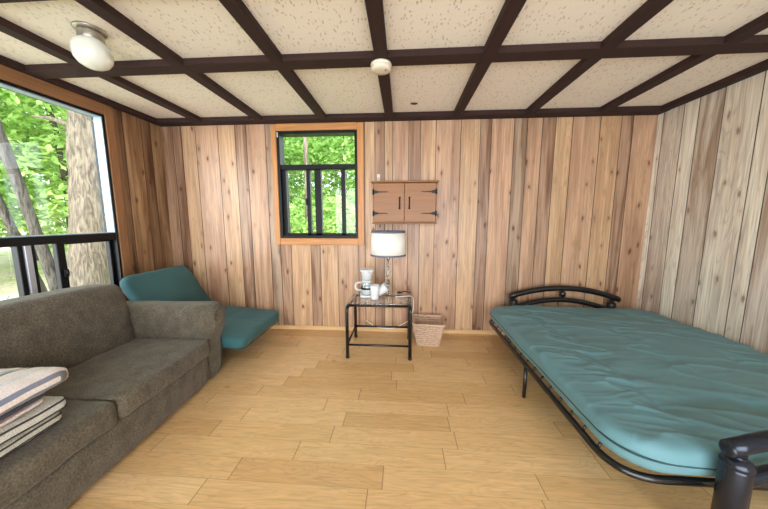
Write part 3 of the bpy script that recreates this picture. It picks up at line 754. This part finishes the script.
MB().tube([Vector((p.x+.285,p.y,.200-.087*p.x+.006*math.sin(p.x*9))) for p in ring(.345,.370,0,.08)],.004,6,True).build('piping',M_teald,st)
mb=MB(); mb.tube(fillet([(-.03,-.26,.150),(.40,-.26,.150),(.40,.26,.150),(-.03,.26,.150)],.06,6,True),.012,10,True)
mb.build('frame_tube',M_metal,t)
for x in (.02,.26):
    for y in (-.24,.24): MB().tube([(x,y,.0),(x,y,.150)],.011,10).build('leg',M_metal,t)
for y in (-.28,.28): MB().tube([(-.03,y*.93,.150),(-.14,y,.26),(-.47,y,.64)],.012,10).build('back_support',M_metal,t)

# ------------------------------------------------------------------ futon bed frame
FB=empty('futon_bed',(1.62,1.91,0))
NX=0.; tag(FB,'black tubular metal futon frame opened flat with curved double-bar ends','bed frame')
def L_(x,y,z): return (x-1.62,y-1.91,z)
mb=MB(); mb.tube([Vector(L_(p.x+1.615,p.y+1.93,.240)) for p in ring(.755,.885,0,.16,10)],.0155,14,True); mb.build('deck_rail',M_metal,FB)
for x,y in ((.862,1.90),):
    MB().tube([L_(x,y,.0),L_(x,y,.232)],.0125,12).build('leg',M_metal,FB)
MB().tube([L_(1.55,1.06,.232),L_(1.55,2.80,.232)],.014,12).build('centre_rail',M_metal,FB)
for k in range(18):
    y=1.16+k*.093
    mb=MB(); mb.tube([L_(.905,y,.253),L_(.925,y,.268),L_(2.32,y,.262),L_(2.345,y,.253)],.0035,6)
    mb.build('mesh_wire',M_metal,FB)
for k in range(15):
    y=1.20+k*.105
    mb=MB(); mb.tube(fillet([L_(.873,y-.012,.244),L_(.880,y-.010,.262),L_(.905,y,.268),L_(.925,y+.012,.262),L_(.925,y+.03,.256)],.01,3),.0065,6)
    mb.build('spring_hook',M_metal,FB)
def end_frame(y,far,gm):
    x0,x1=(1.14,2.10) if far else (1.165,2.125)
    up=MB(); P=arc(L_(x0-.035,y,.462),L_(x1+.065,y,.450),.100,28); up.tube(P,.028,18)
    for q,d in ((P[0],-1),(P[-1],1)): up.lathe([(.028,0),(.026,.006),(.018,.011),(0,.013)],18,M=T(*q)@RY(d*R(90)))
    up=up.build('armrest_bar',gm,FB)
    lo=MB().tube(arc(L_(x0,y,.335),L_(x1,y,.325),.105,28),.025,16).build('lower_bar',gm,up)
    for x,zb in ((x0,.452),(x1,.440)):
        MB().lathe([(0,0),(.040,0),(.040,zb-.062),(.038,zb-.052),(.030,zb-.048),(0,zb-.048)],28,M=T(*L_(x,y,0))).build('post',gm,up)
        MB().lathe([(.036,-.010),(.041,-.004),(.042,.004),(.036,.018),(.024,.026),(.014,.029),(.020,.034),(.020,.046)],24,M=T(*L_(x,y,zb-.046))).build('spacer_ball',gm,up)
    zc=.5
    MB().lathe([(0,-.036),(.022,-.026),(.032,0),(.022,.026),(0,.036)],20,M=T(*L_(1.62,y,.497))).build('spacer_ball',gm,up)
    MB().tube([L_(x0,y,.20),L_(x1,y,.20)],.014,12).build('lower_rail',gm,up)
end_frame(2.885,True,M_metal); end_frame(.955,False,M_gun)
# mattress
t=empty('futon_mattress',(1.615,1.92,.268)); tag(t,'large teal futon mattress with dark piping lying on the black metal frame','mattress')
tuft=[(x,y) for x in (-.42,0.,.42) for y in (-.62,-.21,.21,.62)]
def fm(p):
    q=p.copy(); top=p.z>0
    z=wr(p,.012,2.2,5)
    if top:
        w=noise.noise(Vector((p.x*3.2+p.y*1.2,p.y*10.-p.x*2.,4.)))
        edge=math.exp(-((p.x+.45)/.28)**2)
        z+=(.004+.005*edge)*w
        w2=1-abs(noise.noise(Vector((p.x*2.0+2.,p.y*7.+p.x*2.5,9.))))*2
        z+=.010*max(0,w2)**6
        w3=1-abs(noise.noise(Vector((p.x*4.,p.y*17.+p.x*3.,2.))))*2.4
        z+=.006*max(0,w3)**4*math.exp(-((p.x+.5)/.2)**2)
        w4=1-abs(noise.noise(Vector((p.x*3.+p.y*2.,p.y*9.,7.))))*2.4
        z+=.003*max(0,w4)**4
        for (x,y) in tuft: z-=.014*math.exp(-((p.x-x)**2+(p.y-y)**2)/.0035)
        z-=.004*math.exp(-((p.x+.42)/.02)**2)+.004*math.exp(-((p.x-.0)/.02)**2)+.004*math.exp(-((p.x-.42)/.02)**2)
    q.z+=z if top else z*.1
    if abs(p.y)>.8 or abs(p.x)>.6: q.x+=wr(p,.010,3.,11); q.y+=wr(p,.010,3.,12)
    return q
mm=MB().soft(.760,.905,.058,.17,.055,230,14,.75,.024,fm,T(0,0,.062)).build('cover',M_teal,t)
for z,rz_ in ((.062,.0),):
    pts=[]
    for p in ring(.762-.004*(z>.05),.907-.004*(z>.05),0,.17,12):
        pts.append(Vector((p.x+wr(p,.010,3.,11),p.y+wr(p,.010,3.,12),z+.05*wr(p,.3,2.,1))))
    if z>.05: MB().tube(pts,.0045,6,True).build('piping',M_teald,t)

# ------------------------------------------------------------------ outdoors
def ground():
    m,nt,b,N,L=newmat('leaf_litter')
    g=N.new('ShaderNodeNewGeometry')
    n=node(nt,'ShaderNodeTexNoise',Scale=1.1,Detail=6.); L.new(g.outputs['Position'],n.inputs['Vector'])
    k=node(nt,'ShaderNodeTexNoise',Scale=16.,Detail=4.); L.new(g.outputs['Position'],k.inputs['Vector'])
    c=ramp(nt,n.outputs['Fac'],[(.40,lin((214,196,176))),(.56,lin((206,198,160))),(.66,lin((158,184,96)))])
    c=mix(nt,1.,c,ramp(nt,k.outputs['Fac'],[(.35,.62),(.6,1.1)]),'MULTIPLY')
    L.new(c,b.inputs['Base Color']); b.inputs['Roughness'].default_value=.95
    mb=MB(); n_=60; S=30.
    v=[];f=[]
    for i in range(n_+1):
        for j in range(n_+1):
            x=-S+2*S*i/n_; y=-2.6+(S+2.6)*j/n_; d=math.hypot(x,y)
            v.append((x,y,-.40+.15*noise.noise(Vector((x*.3,y*.3,0)))*min(1,max(0,d-4)/3)+.05*max(0,y-6)))
    for i in range(n_):
        for j in range(n_): f.append((i*(n_+1)+j,(i+1)*(n_+1)+j,(i+1)*(n_+1)+j+1,i*(n_+1)+j+1))
    mb.add(v,f); return tag(mb.build('ground',m),kind='structure')
ground()
def leaves(mb,c,rad,n,size,flat=.6):
    V=[];F=[]
    for _ in range(n):
        while True:
            p=Vector((random.uniform(-1,1),random.uniform(-1,1),random.uniform(-1,1)))
            if .05<p.length<1: break
        if noise.noise(Vector((p.x*3.+c[0],p.y*3.+c[1],p.z*3.5+c[2])))<-.12: continue
        q=Vector(c)+Vector((p.x*rad[0],p.y*rad[1],p.z*rad[2]))
        a=Vector((random.gauss(0,1),random.gauss(0,1),random.gauss(0,.5))).normalized()
        b=a.cross(Vector((random.gauss(0,.4),random.gauss(0,.4),1))).normalized()
        s=size*random.uniform(.6,1.3); o=len(V)
        V += [q-a*s, q+b*s*.55+a*.1*s, q+a*s, q-b*s*.55+a*.1*s]; F.append((o,o+1,o+2,o+3))
    mb.add(V,F,0,False)
def tree(name,base,top,r0,r1,crowns,label,leafm,barkm,group,n=2500,size=.09,bend=.1,branches=6,cat='tree'):
    t=empty(name,base); tag(t,label,cat,group)
    b=Vector(base); tp=Vector(top); P=[];RR=[]
    for i in range(25):
        f=i/24; p=(tp-b)*f; p+=Vector((bend*math.sin(f*5),bend*math.cos(f*4)-bend,0))*f; P.append(p); RR.append(r0*(1-f)+r1*f+(.35*r0*math.exp(-f*14)))
    tr=MB(); n_=20; tr.tube(P,RR,n_)
    tr.v=[tuple(Vector(q)*1.0+Vector((noise.noise(Vector(q)*5),noise.noise(Vector(q)*5+Vector((9,9,9))),0))*r0*.15) for q in tr.v]
    tk=tr.build('trunk',barkm,t,merge=False)
    for k in range(branches):
        i=random.randint(9,22); a=random.uniform(0,2*PI); l=random.uniform(.5,1.3)
        e=P[i]+Vector((math.cos(a)*l,math.sin(a)*l,random.uniform(.0,.5)))
        mid=(P[i]+e)/2+Vector((0,0,.12))
        MB().tube(fillet([P[i],mid,e],.3,4),[RR[i]*.22]*1+[RR[i]*.18]*3+[RR[i]*.12]*2+[RR[i]*.06]*1,6).build('branch',barkm,t)
    if crowns:
        mb=MB()
        for c,rad,k in crowns: leaves(mb,Vector(c)-b,rad,int(n*k),size)
        if mb.v: mb.build('foliage',leafm,t,merge=False)
    return t
G='trees outside the windows'
tree('pine_tree',(-5.4,4.36,-.5),(-5.4,5.15,7.0),.27,.26,[((-5.4,5.1,6.0),(2.2,2.2,1.4),1.)],'thick straight grey-barked trunk close outside the right side of the big window',M_leafA,M_bark,G,2500,.09,.01,5)
tree('leaning_tree',(-5.8,4.31,-.5),(-5.8,3.33,5.6),.075,.05,[((-6.3,3.0,5.2),(1.8,1.8,1.1),1.)],'slender leaning grey trunk left of the thick one outside the big window',M_leafA,M_bark2,G,1800,.08,.02,6)
tree('slim_tree',(-7.0,4.92,-.5),(-7.0,3.72,5.0),.07,.045,[((-7.2,4.0,4.6),(1.6,1.6,1.1),1.)],'thin leaning trunk farthest left behind the big window',M_leafA,M_bark2,G,1800,.08,.03,5)
# mid and far leafy trees seen through the left window
spots=[(-10.5,5.2,1.9),(-9.5,7.4,2.2),(-13,9.0,2.8),(-14,5.8,2.8),(-16,12,3.2),(-12.5,2.6,2.6),(-17,8,3.2)]
txt=['leafy young tree with low branches behind the leaning trunk','broad leafy tree behind the thick grey trunk','tall bright green tree in the middle distance of the big window','pale green tree far behind the slender trunks','tallest hazy green tree in the far woods','light green tree off to the far left outside','distant green tree above the leaf-strewn slope']
for (x,y,s),lb in zip(spots,txt):
    cr=[((x,y,.9+s*.5),(s*1.0,s*1.0,s*.75),1.),((x+random.uniform(-.6,.6),y+random.uniform(-.6,.6),1.2+s*1.5),(s*1.1,s*1.1,s*.8),1.1),((x,y,1.2+s*2.5),(s,s,s*.7),.8)]
    tree('leafy_tree',(x,y,-.5),(x+random.uniform(-.5,.5),y+random.uniform(-.5,.5),2+s*2.2),.10,.04,cr,lb,random.choice([M_leafA,M_leafA,M_leafB]),M_bark2,'leafy trees in the woods',9000,.065+.013*s,.2,7)
# behind the back window
for (x,y,s),lb in zip([(-3.6,8.0,1.5),(-1.6,7.2,1.3),(-2.6,10.5,2.2),(-.2,9.5,1.8),(-5.0,11.5,2.4)],
    ['leafy tree left behind the small back window','leafy tree nearest behind the small back window','tall green tree filling the top pane of the back window','green tree right of centre behind the back window','far green tree beyond the left edge of the back window']):
    cr=[((x,y,.6+s*.5),(s*1.0,s*.9,s*.8),1.),((x,y,1.0+s*1.6),(s*1.1,s,s*.8),1.),((x,y,1.0+s*2.7),(s,s,s*.7),.8)]
    tree('leafy_tree',(x,y,-.3),(x+.2,y,2+s*2.2),.07,.03,cr,lb,random.choice([M_leafA,M_leafB]),M_bark2,'leafy trees in the woods',9000,.055+.011*s,.15,6)
tree('slim_tree',(-1.98,5.6,-.4),(-1.86,5.6,5.0),.05,.035,None,'thin pale trunk standing just outside the small back window',M_leafA,M_bark,G,0,.08,.03,3)
for (x,y,s),lb in zip([(-2.5,5.4,.75),(-1.3,5.3,.7),(-1.9,6.2,.9)],['bright green bush low behind left of the back window','bright green bush low behind right of the back window','bright green bush behind the pair under the back window']):
    t=empty('green_bush',(x,y,-.35)); tag(t,lb,'bush','bushes outside the back window')
    mb=MB(); leaves(mb,(0,0,.9),(s,s*.8,1.15),4200,.06); mb.build('foliage',M_leafA,t,merge=False)
    mb=MB()
    for k in range(5): a=k*1.3; mb.tube([(0,0,0),(.15*math.cos(a),.15*math.sin(a),.5),(.35*math.cos(a),.35*math.sin(a),1.2)],[.02,.014,.006],6)
    mb.build('stem',M_bark2,t)
# weathered platform
t=empty('garden_platform',(-7.5,4.9,-.45),R(-35)); tag(t,'weathered grey plank platform on the leaf-strewn ground outside the big window','platform')
mb=MB()
for k in range(12): mb.box(0,3.2,-.16*(k+1)+.006,-.16*k,.22,.25,bev=.004)
mb.build('deck_boards',M_deck,t)
MB().box(0.02,3.18,-1.92,-.02,.08,.22).build('joists',M_deck,t)
for x in (.1,3.0):
    for y in (-.1,-1.8): MB().box(x,x+.09,y-.09,y,.0,.08).build('post',M_deck,t)

# ------------------------------------------------------------------ light
w=bpy.data.worlds.new('sky'); SC.world=w; w.use_nodes=True
bg=w.node_tree.nodes['Background']; bg.inputs['Color'].default_value=(.80,.91,1.,1); bg.inputs['Strength'].default_value=5.0
def sun(name,energy,ang,elev,az,color=(1,.97,.92)):
    l=bpy.data.lights.new(name,'SUN'); l.energy=energy; l.angle=R(ang); l.color=color
    o=bpy.data.objects.new(name,l); COL.objects.link(o)
    # az = heading the light travels to, 0 = +Y
    d=Vector((math.sin(R(az))*math.cos(R(elev)),math.cos(R(az))*math.cos(R(elev)),-math.sin(R(elev))))
    o.rotation_euler=d.to_track_quat('-Z','Y').to_euler(); return o
sun('hazy_sun',9.0,110,6,4,(1,.985,.96))
def portal(name,loc,rot,sx,sy):
    l=bpy.data.lights.new(name,'AREA'); l.shape='RECTANGLE'; l.size=sx; l.size_y=sy; l.cycles.is_portal=True
    o=bpy.data.objects.new(name,l); COL.objects.link(o); o.location=loc; o.rotation_euler=rot
portal('window_portal',(XL-.11,(WL[0]+WL[1])/2,(WL[2]+WL[3])/2),(0,R(-90),0),1.5,1.8)
portal('window_portal',((WB[0]+WB[1])/2,YB+.11,(WB[2]+WB[3])/2),(R(-90),0,0),.9,1.2)
portal('window_portal',(0,YF-.11,1.07),(R(90),0,0),3.8,2.1)

# ------------------------------------------------------------------ camera
cam=bpy.data.cameras.new('camera'); co=bpy.data.objects.new('camera',cam); COL.objects.link(co); SC.camera=co
cam.sensor_width=36; cam.lens=280/768*36; cam.clip_start=.02; cam.clip_end=200
yaw=math.atan2(19/280,1); pitch=math.atan(35.5/280)
co.location=(0,0,1.250); co.rotation_euler=(PI/2-pitch,0,yaw)
vs=SC.view_settings; vs.view_transform='Standard'; vs.look='None'; vs.gamma=1; vs.use_curve_mapping=False; vs.exposure=0.22
SC.cycles.max_bounces=10; SC.cycles.diffuse_bounces=6; SC.cycles.glossy_bounces=4; SC.cycles.transparent_max_bounces=16
SC.cycles.use_denoising=True; SC.cycles.sample_clamp_indirect=6.
SC.cycles.caustics_reflective=False; SC.cycles.caustics_refractive=False
